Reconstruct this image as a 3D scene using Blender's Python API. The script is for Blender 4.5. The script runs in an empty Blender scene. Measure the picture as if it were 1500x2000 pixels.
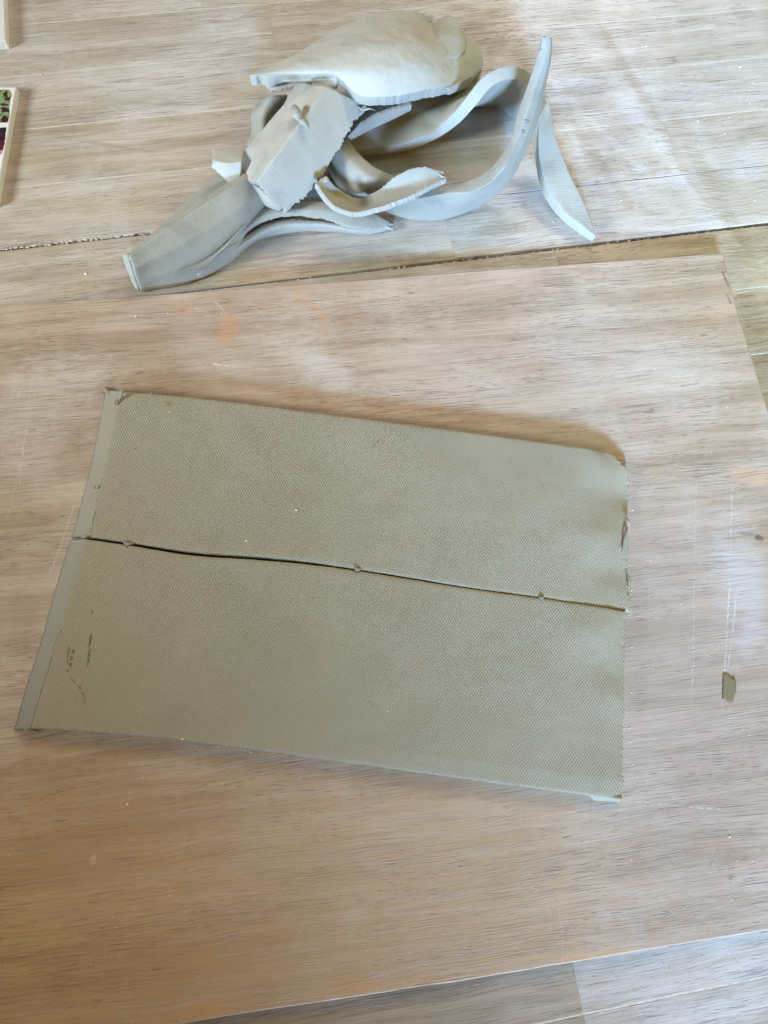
import bpy, math, random
import numpy as np
from mathutils import Vector, Matrix, noise as mn

random.seed(7); rng = np.random.default_rng(7)
S = bpy.context.scene
COL = S.collection

# ------------------------------------------------------------------ camera
F = 1500.0                        # focal length in photo pixels (photo is 1500 x 2000)
HCAM = 0.50                       # lens height over the table top, metres
TH = math.radians(18.48)          # tilt away from straight down
nx, ny = 0.1204, 0.99273          # direction of "away" in the frame (roll)
up = Vector((math.sin(TH)*nx, math.sin(TH)*ny, math.cos(TH)))
aw = Vector((math.cos(TH)*nx, math.cos(TH)*ny, -math.sin(TH)))
rt = aw.cross(up)
RC = Matrix((rt, aw, up))         # camera axes -> world axes
cam_d = bpy.data.cameras.new('camera'); cam = bpy.data.objects.new('camera', cam_d); COL.objects.link(cam)
cam_d.sensor_fit = 'HORIZONTAL'; cam_d.sensor_width = 36; cam_d.lens = 36*F/1500
cam_d.clip_start = 0.01; cam_d.clip_end = 50
cam.matrix_world = Matrix.Translation((0, 0, HCAM)) @ RC.to_4x4()
S.camera = cam
S.render.resolution_x, S.render.resolution_y = 768, 1024

# ------------------------------------------------------------------ light
W = bpy.data.worlds.new('World'); S.world = W; W.use_nodes = True
bg = W.node_tree.nodes['Background']
bg.inputs[0].default_value = (1.0, 0.78, 0.55, 1); bg.inputs[1].default_value = 0.02

def area(name, loc, target, sx, sy, power, col, spread=180):
    d = bpy.data.lights.new(name, 'AREA'); d.shape = 'RECTANGLE'; d.size = sx; d.size_y = sy
    d.energy = power; d.color = col; d.spread = math.radians(spread)
    o = bpy.data.objects.new(name, d); COL.objects.link(o); o.location = loc
    o.rotation_euler = (Vector(target)-Vector(loc)).to_track_quat('-Z', 'Y').to_euler()
    return o
area('window_light_front', (0.35, -1.35, 0.62), (0.25, 0.70, 0), 0.30, 0.22, 4.8, (0.35, 0.60, 1.0), 32)
area('window_light_far_right', (0.95, 1.1, 1.0), (0.2, 0.3, 0), 0.60, 0.50, 2.9, (0.90, 1.0, 0.45), 120)
area('ceiling_light_right', (0.85, -0.75, 1.0), (0.2, -0.1, 0), 0.60, 0.50, 3.1, (1.0, 0.66, 0.14), 120)
area('window_light_left', (-1.25, -0.30, 0.64), (-0.1, 0.50, 0), 0.35, 0.30, 1.85, (0.80, 0.92, 1.0), 42)
area('ceiling_light', (-0.3, 1.7, 2.2), (0, 0, 0), 1.0, 0.8, 9.5, (1.0, 0.40, 0.05))
area('window_light_far', (0.35, 2.4, 1.7), (0, 0.1, 0), 0.8, 0.6, 26.5, (0.88, 0.89, 1.0))
S.view_settings.view_transform = 'Standard'; S.view_settings.look = 'None'
S.view_settings.exposure = 0.0; S.view_settings.gamma = 1.0

# ------------------------------------------------------------------ helpers
def at(px, py, zmm=0.0):
    """photo pixel + height over the table (mm) -> point in metres"""
    d = RC @ Vector(((px-750)/F, -(py-1000)/F, -1.0))
    z = zmm*0.001
    t = (z-HCAM)/d.z
    return np.array((d.x*t, d.y*t, z))

def tag(o, label=None, cat=None, group=None, kind=None):
    if label: o['label'] = label
    if cat: o['category'] = cat
    if group: o['group'] = group
    if kind: o['kind'] = kind
    return o

def empty(name, loc):
    o = bpy.data.objects.new(name, None); COL.objects.link(o); o.location = loc
    o.empty_display_size = 0.02
    return o

def link(name, V, faces, uv=None, mats=(), mi=None, parent=None, smooth=True):
    """mesh from world coordinates; origin at the base of the thing (or its parent's)"""
    V = np.asarray(V, float)
    if parent is not None:
        p = parent
        off = Vector((0, 0, 0))
        while p is not None:
            off += p.location; p = p.parent
        loc = Vector((0, 0, 0)); sub = np.array(off)
    else:
        sub = np.array((V[:, 0].mean(), V[:, 1].mean(), V[:, 2].min())); loc = Vector(sub)
    me = bpy.data.meshes.new(name)
    me.from_pydata((V-sub).tolist(), [], faces)
    for m in mats: me.materials.append(m)
    if mi is not None: me.polygons.foreach_set('material_index', np.asarray(mi, np.int32))
    if smooth: me.polygons.foreach_set('use_smooth', np.ones(len(me.polygons), bool))
    if uv is not None:
        ul = me.uv_layers.new(name='uv')
        li = np.empty(len(me.loops), np.int32); me.loops.foreach_get('vertex_index', li)
        ul.data.foreach_set('uv', np.asarray(uv, np.float32)[li].ravel())
    me.update()
    o = bpy.data.objects.new(name, me); COL.objects.link(o)
    if parent is not None: o.parent = parent
    o.location = loc
    return o

def hermite(P, n, ts=None, chord=True):
    """smooth curve through points P (k,d), n samples"""
    P = np.asarray(P, float); k = len(P)
    if chord:
        d = np.linalg.norm(np.diff(P[:, :3], axis=0), axis=1)+1e-9
        t = np.concatenate([[0], np.cumsum(d)]); t /= t[-1]
    else:
        t = np.linspace(0, 1, k)
    s = np.linspace(0, 1, n) if ts is None else np.asarray(ts)
    if k == 2:
        return P[0]+(P[1]-P[0])*s[:, None]
    m = np.zeros_like(P)
    sl = np.diff(P, axis=0)/np.diff(t)[:, None]
    m[0], m[-1] = sl[0], sl[-1]
    w0 = np.diff(t)[1:, None]; w1 = np.diff(t)[:-1, None]
    m[1:-1] = (sl[:-1]*w0+sl[1:]*w1)/(w0+w1)
    i = np.clip(np.searchsorted(t, s, side='right')-1, 0, k-2)
    h = (t[i+1]-t[i]); x = ((s-t[i])/h)[:, None]; h = h[:, None]
    return ((2*x**3-3*x**2+1)*P[i]+(x**3-2*x**2+x)*h*m[i]
            + (-2*x**3+3*x**2)*P[i+1]+(x**3-x**2)*h*m[i+1])

def params(n, eps):
    a = np.linspace(eps*2.2, 1-eps*2.2, n)
    return np.concatenate([[0, eps*0.35, eps], a, [1-eps, 1-eps*0.35, 1]])

def sm(x, a, b):
    x = min(1, max(0, (x-a)/(b-a))); return x*x*(3-2*x)

def fbm(p, s, seed=0.0):
    return mn.noise(Vector((p[0]*s+seed, p[1]*s-seed, p[2]*s+seed*0.5)))

def grid_normals(G):
    du = np.gradient(G, axis=0); dv = np.gradient(G, axis=1)
    n = np.cross(du, dv); l = np.linalg.norm(n, axis=2, keepdims=True)+1e-12
    return n/l

def sheet(name, rails, t=8.0, nu=90, nv=22, jag=(0, 0, 0, 0), rough=0.35, roll=0.25, mats=None, parent=None,
          seed=1.0, px=True, bulge=0.3, flip=False, zfun=None, bottom=True, wave=0.0, tooth=3.0, drop=None, lin=0.0, tz=0.0):
    """a bent sheet of clay of thickness t (mm) lofted through rails of (px, py, z mm).
    jag = ragged amplitude (mm) on the borders u0, u1, v0, v1"""
    R = [np.array([at(*p) for p in r]) if px else np.asarray(r, float) for r in rails]
    L = np.mean([np.linalg.norm(np.diff(r, axis=0), axis=1).sum() for r in R])
    us = params(nu, min(0.0016/L, .06))
    C = np.stack([hermite(r, 0, us) for r in R], axis=1)          # u, K, 3
    wv = np.linalg.norm(C[:, -1]-C[:, 0], axis=1).mean()+1e-6
    vs = params(nv, min(0.0016/wv, .09))
    K = len(R)
    G = np.stack([hermite(C[i], 0, vs, chord=False) for i in range(len(us))], axis=0)
    if lin and K > 2:
        x = vs*(K-1); i0 = np.clip(x.astype(int), 0, K-2); f = (x-i0)[None, :, None]
        G = G*(1-lin)+lin*(C[:, i0]*(1-f)+C[:, i0+1]*f)
    nu_, nv_ = G.shape[:2]
    N = grid_normals(G)
    if N[..., 2].mean() < 0: N = -N
    if flip: N = -N
    # metric texture coordinates
    U = np.concatenate([np.zeros((1, nv_)), np.cumsum(np.linalg.norm(np.diff(G, axis=0), axis=2), axis=0)])
    Vv = np.concatenate([np.zeros((nu_, 1)), np.cumsum(np.linalg.norm(np.diff(G, axis=1), axis=2), axis=1)], axis=1)
    U = np.repeat(U.mean(axis=1, keepdims=True), nv_, 1); 
    Vv = Vv - Vv.mean(axis=1, keepdims=True)
    # gentle unevenness
    for i in range(nu_):
        for j in range(nv_):
            p = G[i, j]
            d = fbm(p, 55, seed)*rough + fbm(p, 160, seed+3)*rough*0.35
            if wave: d += wave*math.sin(p[0]*190+seed)*math.cos(p[1]*150+seed)
            if zfun: d += zfun(us[i], vs[j])
            G[i, j] += N[i, j]*d*0.001
    # ragged borders
    Tu = np.gradient(G, axis=0); Tu /= np.linalg.norm(Tu, axis=2, keepdims=True)+1e-12
    Tv = np.gradient(G, axis=1); Tv /= np.linalg.norm(Tv, axis=2, keepdims=True)+1e-12
    def rag(s, a, sd):
        x = s*1000/tooth
        f = x-math.floor(x)
        saw = (f if mn.noise(Vector((math.floor(x)*3.7, sd, 1))) > -0.1 else 0.4)
        return a*(0.55*saw+0.9*mn.noise(Vector((s*90, sd, 0)))+0.6*mn.noise(Vector((s*420, sd, 5))))
    ju0, ju1, jv0, jv1 = jag
    G0 = G.copy()
    for j in range(nv_):
        s = Vv[0, j]+1
        if ju0:
            a = rag(s, ju0, seed+1)*0.001
            for r, w in ((0, 1), (1, .9), (2, .7), (3, .4)): G[r, j] -= Tu[0, j]*a*w
        if ju1:
            a = rag(s, ju1, seed+2)*0.001
            for r, w in ((0, 1), (1, .9), (2, .7), (3, .4)): G[-1-r, j] += Tu[-1, j]*a*w
    for i in range(nu_):
        s = U[i, 0]
        if jv0:
            a = rag(s, jv0, seed+3)*0.001
            for r, w in ((0, 1), (1, .9), (2, .7), (3, .4)): G[i, r] -= Tv[i, 0]*a*w
        if jv1:
            a = rag(s, jv1, seed+4)*0.001
            for r, w in ((0, 1), (1, .9), (2, .7), (3, .4)): G[i, -1-r] += Tv[i, -1]*a*w
    tk = t*0.001
    T = np.full((nu_, nv_, 1), tk)
    if drop is not None: T = np.array([[[drop(us[i], vs[j])*0.001] for j in range(nv_)] for i in range(nu_)])
    ND = N*(1-tz)+np.array((0, 0, tz)); ND /= np.linalg.norm(ND, axis=2, keepdims=True)
    B = G - ND*T
    if not px or True:
        B[..., 2] = np.maximum(B[..., 2], 0.0003)
    # rolled lip
    e = roll*0.001
    def lower(sl, k): G[sl] -= N[sl]*e*k
    lower((slice(None), 0), 1); lower((slice(None), 1), .42); lower((slice(None), 2), .08)
    lower((slice(None), -1), 1); lower((slice(None), -2), .42); lower((slice(None), -3), .08)
    lower((0, slice(1, -1)), 1); lower((1, slice(1, -1)), .42); lower((-1, slice(1, -1)), 1); lower((-2, slice(1, -1)), .42)
    idx = np.arange(nu_*nv_).reshape(nu_, nv_)
    V = [G.reshape(-1, 3)]; UV = [np.stack([U, Vv], -1).reshape(-1, 2)]
    faces = []; mi = []
    def quads(I, m, rev=False):
        a, b, c, d = I[:-1, :-1].ravel(), I[1:, :-1].ravel(), I[1:, 1:].ravel(), I[:-1, 1:].ravel()
        q = np.stack([a, b, c, d] if not rev else [d, c, b, a], 1)
        faces.extend(q.tolist()); mi.extend([m]*len(q))
    nz = np.cross(G[1:, :-1]-G[:-1, :-1], G[:-1, 1:]-G[:-1, :-1])
    rev = (nz*N[:-1, :-1]).sum(-1).mean() < 0
    quads(idx, 0, rev)
    base = nu_*nv_
    if bottom:
        V.append(B.reshape(-1, 3)); UV.append(np.stack([U+.37, Vv], -1).reshape(-1, 2))
        quads(idx+base, 0, not rev); base += nu_*nv_
    # cut walls round the border
    ring = [(i, 0) for i in range(nu_)]+[(nu_-1, j) for j in range(1, nv_)]+[(i, nv_-1) for i in range(nu_-2, -1, -1)]+[(0, j) for j in range(nv_-2, 0, -1)]
    rt_ = np.array([G[i, j] for i, j in ring]); rb = np.array([B[i, j] for i, j in ring])
    cen = G.reshape(-1, 3).mean(0)
    per = np.concatenate([[0], np.cumsum(np.linalg.norm(np.diff(rt_, axis=0), axis=1))])
    out = np.zeros_like(rt_)
    for k, (i, j) in enumerate(ring):
        o = np.zeros(3)
        if i == 0: o -= Tu[0, j]
        if i == nu_-1: o += Tu[-1, j]
        if j == 0: o -= Tv[i, 0]
        if j == nv_-1: o += Tv[i, -1]
        out[k] = o/(np.linalg.norm(o)+1e-9)
    rows = []
    for f, bl in ((0, 0), (.12, .5), (.45, 1), (.8, .55), (1, 0)):
        nz_ = np.array([mn.noise(Vector((p*260, f*4, seed)))*0.35 for p in per])
        r = rt_*(1-f)+rb*f+out*((bulge*bl+nz_*(0 < f < 1))*0.001)[:, None]
        rows.append(r)
    M = len(ring)
    for k, r in enumerate(rows):
        V.append(r); UV.append(np.stack([per, np.full(M, k*tk/4)], -1))
    I = base+np.arange(M*5).reshape(5, M); I = np.concatenate([I, I[:, :1]], 1)
    quads(I, 1, not rev)
    return link(name, np.concatenate(V), faces, np.concatenate(UV), mats or CLAY, mi, parent)

def lump(name, c, r, mat, parent=None, sq=(1, 1, 1), n=2, seed=0, rot=0):
    """small uneven lump of clay round point c (world), radii r*sq (mm)"""
    import bmesh
    bm = bmesh.new(); bmesh.ops.create_icosphere(bm, subdivisions=n, radius=1)
    V = np.array([v.co for v in bm.verts]); Fs = [[v.index for v in f.verts] for f in bm.faces]; bm.free()
    k = np.array([1+.38*mn.noise(Vector(v)*1.3+Vector((seed*3.1, seed, 0))) for v in V])[:, None]
    V = V*k*np.array(sq)*r*0.001
    cs, sn = math.cos(rot), math.sin(rot)
    V = np.stack([V[:, 0]*cs-V[:, 1]*sn, V[:, 0]*sn+V[:, 1]*cs, V[:, 2]], 1)
    return link(name, V+np.asarray(c), Fs, V[:, :2]+.5, [mat], None, parent)

def tube(name, pts, r, mat, parent=None, seg=8, n=24):
    """tapered curl of clay along pts (px,py,z); r = radii (mm) along it"""
    P = hermite([at(*p) for p in pts], n); rr = hermite(np.array([[q, 0, 0] for q in r]), n, chord=False)[:, 0]*0.001
    T = np.gradient(P, axis=0); T /= np.linalg.norm(T, axis=1, keepdims=True)
    V = []; UV = []
    for i in range(n):
        a = np.cross(T[i], (0, 0.2, 1)); a /= np.linalg.norm(a); b = np.cross(T[i], a)
        for k in range(seg):
            an = 2*math.pi*k/seg
            V.append(P[i]+(a*math.cos(an)+b*math.sin(an)*0.7)*rr[i]*(1+.25*mn.noise(Vector((i*.4, k*1.3, r[0])))))
            UV.append((i*.001, k*.001))
    Fs = [[i*seg+k, i*seg+(k+1) % seg, (i+1)*seg+(k+1) % seg, (i+1)*seg+k] for i in range(n-1) for k in range(seg)]
    Fs += [list(range(seg))[::-1], [(n-1)*seg+k for k in range(seg)]]
    return link(name, V, Fs, UV, [mat], None, parent)

# ------------------------------------------------------------------ material nodes
class NT:
    def __init__(s, name):
        s.m = bpy.data.materials.new(name); s.m.use_nodes = True
        s.t = s.m.node_tree; s.b = s.t.nodes['Principled BSDF']
        s.uv = s.t.nodes.new('ShaderNodeUVMap').outputs[0]
    def put(s, sock, v):
        if isinstance(v, bpy.types.NodeSocket): s.t.links.new(v, sock)
        elif v is not None:
            if isinstance(v, (tuple, list)) and len(v) == 3 and sock.type == 'RGBA': v = (*v, 1)
            sock.default_value = v
    def math(s, op, a, b=None, c=None, clamp=False):
        n = s.t.nodes.new('ShaderNodeMath'); n.operation = op; n.use_clamp = clamp
        for k, v in enumerate((a, b, c)):
            if v is not None: s.put(n.inputs[k], v)
        return n.outputs[0]
    def vec(s, op, a, b=None, scale=None):
        n = s.t.nodes.new('ShaderNodeVectorMath'); n.operation = op
        s.put(n.inputs[0], a)
        if b is not None: s.put(n.inputs[1], b)
        if scale is not None: s.put(n.inputs['Scale'], scale)
        return n.outputs['Value'] if op in ('DOT_PRODUCT', 'LENGTH', 'DISTANCE') else n.outputs[0]
    def map(s, v, loc=(0, 0, 0), rot=0, sc=(1, 1, 1)):
        n = s.t.nodes.new('ShaderNodeMapping'); s.put(n.inputs[0], v)
        n.inputs[1].default_value = loc; n.inputs[2].default_value = (0, 0, rot); n.inputs[3].default_value = sc
        return n.outputs[0]
    def noise(s, v, scale, detail=2, rough=.5, dist=0.0, dim='3D'):
        n = s.t.nodes.new('ShaderNodeTexNoise'); n.noise_dimensions = dim
        s.put(n.inputs['Vector'], v); n.inputs['Scale'].default_value = scale
        n.inputs['Detail'].default_value = detail; n.inputs['Roughness'].default_value = rough
        n.inputs['Distortion'].default_value = dist
        return n.outputs['Fac']
    def rng(s, v, a, b, c=0.0, d=1.0, smooth=True):
        n = s.t.nodes.new('ShaderNodeMapRange'); n.interpolation_type = 'SMOOTHSTEP' if smooth else 'LINEAR'
        for k, x in enumerate((v, a, b, c, d)): s.put(n.inputs[k], x)
        return n.outputs[0]
    def mix(s, f, a, b, mode='MIX'):
        n = s.t.nodes.new('ShaderNodeMix'); n.data_type = 'RGBA'; n.blend_type = mode
        s.put(n.inputs[0], f); s.put(n.inputs[6], a); s.put(n.inputs[7], b)
        return n.outputs[2]
    def seg(s, p, a, b, w, soft=.35):
        """mask of a scratch from a to b (metres), half width w"""
        a = np.asarray(a); b = np.asarray(b); d = b-a; l2 = float(d@d)
        A = (float(a[0]), float(a[1]), 0); D = (float(d[0]), float(d[1]), 0)
        pa = s.vec('SUBTRACT', p, A)
        h = s.math('MULTIPLY', s.vec('DOT_PRODUCT', pa, D), 1/l2, clamp=True)
        q = s.vec('SUBTRACT', pa, s.vec('SCALE', D, scale=h))
        return s.rng(s.vec('LENGTH', q), w, w*soft, 0, 1)
    def blob(s, p, c, rx, ry, rot, edge):
        """mask of a stain: ellipse with a border broken by noise socket edge"""
        q = s.map(s.vec('SUBTRACT', p, (float(c[0]), float(c[1]), 0)), rot=0)
        cs, sn = math.cos(rot), math.sin(rot)
        x = s.math('MULTIPLY', s.vec('DOT_PRODUCT', q, (cs, sn, 0)), 1/rx)
        y = s.math('MULTIPLY', s.vec('DOT_PRODUCT', q, (-sn, cs, 0)), 1/ry)
        r = s.math('SQRT', s.math('ADD', s.math('MULTIPLY', x, x), s.math('MULTIPLY', y, y)))
        r = s.math('ADD', r, s.math('MULTIPLY', s.math('SUBTRACT', edge, .5), 2.2))
        return r
    def bump(s, h, dist, strength=1.0, normal=None):
        n = s.t.nodes.new('ShaderNodeBump'); s.put(n.inputs['Height'], h)
        n.inputs['Distance'].default_value = dist; n.inputs['Strength'].default_value = strength
        if normal is not None: s.put(n.inputs['Normal'], normal)
        return n.outputs[0]
    def done(s, col, rough, bump=None, spec=.4):
        s.put(s.b.inputs['Base Color'], col); s.put(s.b.inputs['Roughness'], rough)
        s.b.inputs['Specular IOR Level'].default_value = spec
        if bump is not None: s.put(s.b.inputs['Normal'], bump)
        return s.m

def clay_mat(name, canvas=True, tint=(1, 1, 1), wet=0.0, marks=(), wsc=1.0, wamp=1.0, dent=0.0):
    n = NT(name); p = n.uv
    big = n.noise(p, 17, 5, .62); fine = n.noise(p, 420, 3, .6)
    c = n.mix(n.rng(big, .3, .7), tuple(a*b for a, b in zip((.318, .283, .198), tint)), tuple(a*b for a, b in zip((.342, .307, .220), tint)))
    c = n.mix(n.math('MULTIPLY', n.rng(fine, .35, .75), .12), c, tuple(a*b for a, b in zip((.215, .19, .13), tint)))
    if dent:
        c = n.mix(n.math('MULTIPLY', n.rng(n.noise(p, 34, 4, .6, .4), .5, .68), .45), c, tuple(a*b for a, b in zip((.235, .205, .145), tint)))
    spk = n.noise(p, 900, 1); c = n.mix(n.math('MULTIPLY', n.rng(spk, .72, .78), .45), c, (.13, .11, .075))
    nrm = None
    if canvas:
        wob = n.noise(p, 70, 2)
        q = n.vec('ADD', p, n.vec('SCALE', (.0011, .0006, 0), scale=wob))
        sx = n.t.nodes.new('ShaderNodeSeparateXYZ'); n.put(sx.inputs[0], q)
        a = n.math('MULTIPLY', sx.outputs[0], 2*math.pi/(.00185*wsc)); b = n.math('MULTIPLY', sx.outputs[1], 2*math.pi/(.0026*wsc))
        w1 = n.math('COSINE', n.math('SUBTRACT', a, b)); w2 = n.math('COSINE', n.math('ADD', a, b))
        w = n.math('SUBTRACT', n.math('MULTIPLY', w1, .62), n.math('MULTIPLY', w2, .38))
        amp = n.rng(n.noise(p, 14, 2, .5), .3, .7, .72, 1)
        w = n.math('MULTIPLY', w, amp)
        c = n.mix(n.math('MULTIPLY', n.rng(w, -.1, -.8), .27*wamp), c, tuple(a*b for a, b in zip((.16, .145, .095), tint)))
        h = n.math('ADD', w, n.math('MULTIPLY', fine, .35))
        nrm = n.bump(n.noise(p, 75, 3, .6), .0012*dent, .5) if dent else None
        nrm = n.bump(h, .00022*wamp, .9, nrm)
    else:
        streak = n.noise(n.map(p, sc=(60, 900, 1)), 1, 3)
        nrm = n.bump(n.math('ADD', streak, n.math('MULTIPLY', fine, .6)), .00018, .7)
    if marks:
        tc = n.t.nodes.new('ShaderNodeTexCoord').outputs['Object']
        br = n.rng(n.noise(tc, 620, 2), .40, .52)
        tc = n.vec('MULTIPLY', tc, (1, 1, 0)); tc = n.vec('ADD', tc, n.vec('SCALE', (.0015, .001, 0), scale=n.noise(tc, 200, 2)))
        for (a, b, w, colr, k) in marks:
            c = n.mix(n.math('MULTIPLY', n.math('MULTIPLY', n.seg(tc, np.asarray(a)+(.00075, .0005), np.asarray(b)+(.00075, .0005), w), br), k), c, colr)
    n.b.inputs['Sheen Weight'].default_value = 0.0
    return n.done(c, .70-.2*wet, nrm, .24)

canvas_clay = clay_mat('canvas_textured_clay')
cut_clay = clay_mat('smooth_cut_clay', canvas=False, tint=(.95, .95, .94), wet=.3)
dry_canvas = clay_mat('drying_canvas_textured_clay', tint=(1.14, 1.25, 1.50), wsc=.78, wamp=.6, dent=1.0)
pale_canvas = clay_mat('pale_dry_canvas_textured_clay', tint=(1.60, 1.80, 2.30), wsc=.78, wamp=.6, dent=.8)
dry_cut = clay_mat('drying_cut_clay', canvas=False, tint=(1.18, 1.30, 1.62), wet=.3)
CLAY = [canvas_clay, cut_clay]; DRY = [dry_canvas, dry_cut]; PALE = [pale_canvas, dry_cut]

def wood_mat(name, lo, hi, film, pore, ang, filmamt, pores=.6, scratches=(), soft=(), stains=(), per_piece=False, seed=0.0,
             rough=(.42, .62), gr=1.0, fibk=1.0, lines=.5):
    n = NT(name); p = n.uv
    g = n.map(p, loc=(seed, seed*.7, 0), rot=-ang)                      # x runs along the grain
    if per_piece:
        oi = n.t.nodes.new('ShaderNodeObjectInfo')
        g = n.vec('ADD', g, n.vec('SCALE', (7.3, 3.1, 0), scale=oi.outputs['Random']))
    wob = n.noise(n.map(g, sc=(7, 26, 1)), 1, 2)
    g = n.vec('ADD', g, n.vec('SCALE', (0, .010, 0), scale=wob))
    band = n.noise(n.map(g, sc=(3.5*gr, 75*gr, 1)), 1, 4, .55)
    fib = n.noise(n.map(g, sc=(28, 1100, 1)), 1, 4, .6)
    med = n.noise(n.map(g, sc=(14, 330, 1)), 1, 3, .6)
    c = n.mix(n.rng(band, .38, .62), lo, hi)
    c = n.mix(n.math('MULTIPLY', n.rng(med, .42, .75), .42), c, tuple(a*.62 for a in lo))
    c = n.mix(n.math('MULTIPLY', n.rng(fib, .5, .78), .45*fibk), c, tuple(min(1, a*1.3) for a in hi))
    c = n.mix(n.math('MULTIPLY', n.rng(fib, .5, .24), .40*fibk), c, tuple(a*.55 for a in lo))
    # dusty film of dried clay wiped over the wood
    f1 = n.noise(p, 9+seed, 5, .62, .6); f2 = n.noise(n.map(p, rot=-ang-.5, sc=(14, 120, 1)), 1, 4, .65)
    f = n.math('MULTIPLY', n.rng(f1, .38, .68), n.rng(f2, .25, .7, .35, 1))
    f = n.math('MULTIPLY', f, n.rng(fib, .3, .6, .55, 1))
    c = n.mix(n.math('MULTIPLY', f, filmamt), c, film)
    # long fine dark lines
    ln = n.noise(n.map(g, loc=(.3, .7, 0), sc=(27, 1400, 1)), 1, 3, .55)
    lz = n.rng(n.noise(n.map(g, sc=(8, 42, 1)), 1, 4, .6), .38, .62, .08, 1)
    lm = n.math('MULTIPLY', n.rng(ln, .55, .66), lz)
    c = n.mix(n.math('MULTIPLY', lm, lines), c, tuple(a*.42 for a in lo))
    lp = n.math('MULTIPLY', n.rng(n.noise(n.map(g, loc=(.9, .2, 0), sc=(70, 1500, 1)), 1, 2), .64, .70), lz)
    c = n.mix(n.math('MULTIPLY', lp, lines*.8), c, tuple(min(.8, x*1.15) for x in film))
    # open pores
    pn = n.noise(n.map(g, sc=(95, 1250, 1)), 1, 2, .5)
    pz = n.rng(n.noise(n.map(g, loc=(2, 5, 0), sc=(10, 26, 1)), 1, 4, .65), .40, .60, .12, 1)
    pm = n.math('MULTIPLY', n.rng(pn, .615, .685), pz)
    c = n.mix(n.math('MULTIPLY', pm, pores), c, pore)
    # stains, and patches with painted shade or brightness
    if stains:
        ed = n.noise(n.map(g, sc=(75, 190, 1)), 1, 5, .68)
        for (ctr, rx, ry, ro, colr, k, ringw) in stains:
            r = n.blob(p, ctr, rx, ry, ro, ed)
            m = n.rng(r, 1.05, .75) if max(rx, ry) < .02 else n.rng(r, 1.35, .25)
            if ringw: m = n.math('MULTIPLY', m, n.rng(r, 1-ringw*1.6, 1-ringw*.5, .18, 1))
            m = n.math('MULTIPLY', n.math('MULTIPLY', m, n.math('MULTIPLY', n.rng(fib, .3, .62, .3, 1), n.rng(med, .3, .6, .35, 1))), k)
            c = n.mix(m, c, colr)
    h = n.math('ADD', n.math('MULTIPLY', fib, .8), n.math('ADD', n.math('MULTIPLY', pm, -1.0), n.math('MULTIPLY', lm, -.7)))
    # scraper streaks and knife lines
    if soft:
        for (a, b, w, colr, k) in soft:
            d = np.asarray(b)-np.asarray(a); an = math.atan2(d[1], d[0])
            st = n.noise(n.map(p, rot=-an, sc=(10, 800, 1)), 1, 3, .65)
            m = n.math('MULTIPLY', n.seg(p, a, b, w, .15), n.rng(st, .38, .68))
            c = n.mix(n.math('MULTIPLY', m, k), c, colr)
    if scratches:
        br = n.math('MULTIPLY', n.rng(n.noise(p, 330, 4, .75), .42, .56), n.rng(n.noise(p, 40, 3), .38, .6, .25, 1)); wb = n.noise(p, 70, 3)
        pw = n.vec('ADD', p, n.vec('SCALE', (.0034, .0030, 0), scale=wb))
        for (a, b, w, colr, k) in scratches:
            o = np.array((.0017, .0015))
            m = n.math('MULTIPLY', n.math('MULTIPLY', n.seg(pw, np.asarray(a)+o, np.asarray(b)+o, w), br), k)
            c = n.mix(m, c, colr)
    sp = n.noise(p, 520, 1, .5); c = n.mix(n.math('MULTIPLY', n.rng(sp, .775, .80), .8), c, tuple(min(.8, x*1.3) for x in film))
    if per_piece:
        c = n.mix(1.0, c, oi.outputs['Color'], 'MULTIPLY')
    ro = n.rng(n.noise(p, 22, 4), .3, .7, rough[0], rough[1])
    return n.done(c, ro, n.bump(h, .00026, .85), .5)

# ------------------------------------------------------------------ work table of glued staves
E0, E1 = at(0, 487)[:2], at(290, 455.5)[:2]
F0, F1 = at(330, 574)[:2], at(1500, 437)[:2]
dirT = (F1-F0)/np.linalg.norm(F1-F0); nT = np.array((-dirT[1], dirT[0]))
angT = math.atan2(dirT[1], dirT[0])
yF = float(nT@F0); yE = float(nT@((E0+E1)/2)); STW = yE-yF          # stave width from the two open joints
P2 = lambda x, y, z=0: at(x, y, z)[:2]
pale = (.62, .58, .50)
tsc = []
for a, b, w, k in [((1100, 0), (1260, 330), .0007, .35), ((1190, 20), (1235, 250), .0006, .4), ((240, 20), (262, 175), .0004, .5),
                   ((325, 90), (345, 200), .0004, .5), ((960, 385), (1010, 372), .0005, .7), ((1000, 10), (930, 45), .0009, .8),
                   ((960, 60), (1010, 22), .0006, .7), ((1240, 300), (1330, 440), .0005, .5), ((1270, 350), (1390, 445), .0005, .5),
                   ((1150, 330), (1190, 450), .0005, .4), ((980, 390), (1010, 470), .0004, .5), ((810, 430), (806, 490), .0004, .5),
                   ((1100, 250), (1240, 365), .0005, .5), ((1300, 430), (1360, 395), .0004, .6), ((70, 110), (40, 330), .0004, .3),
                   ((1130, 1890), (1180, 1990), .0004, .5), ((1300, 1880), (1330, 2000), .0004, .5), ((1050, 1990), (1180, 1930), .0006, .5),
                   ((1350, 1930), (1440, 1860), .0005, .5), ((1440, 1870), (1450, 1900), .0005, .7), ((860, 1985), (980, 1950), .0004, .4)]:
    tsc.append((P2(*a), P2(*b), w, pale, k))
brown = (.30, .225, .135)
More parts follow.
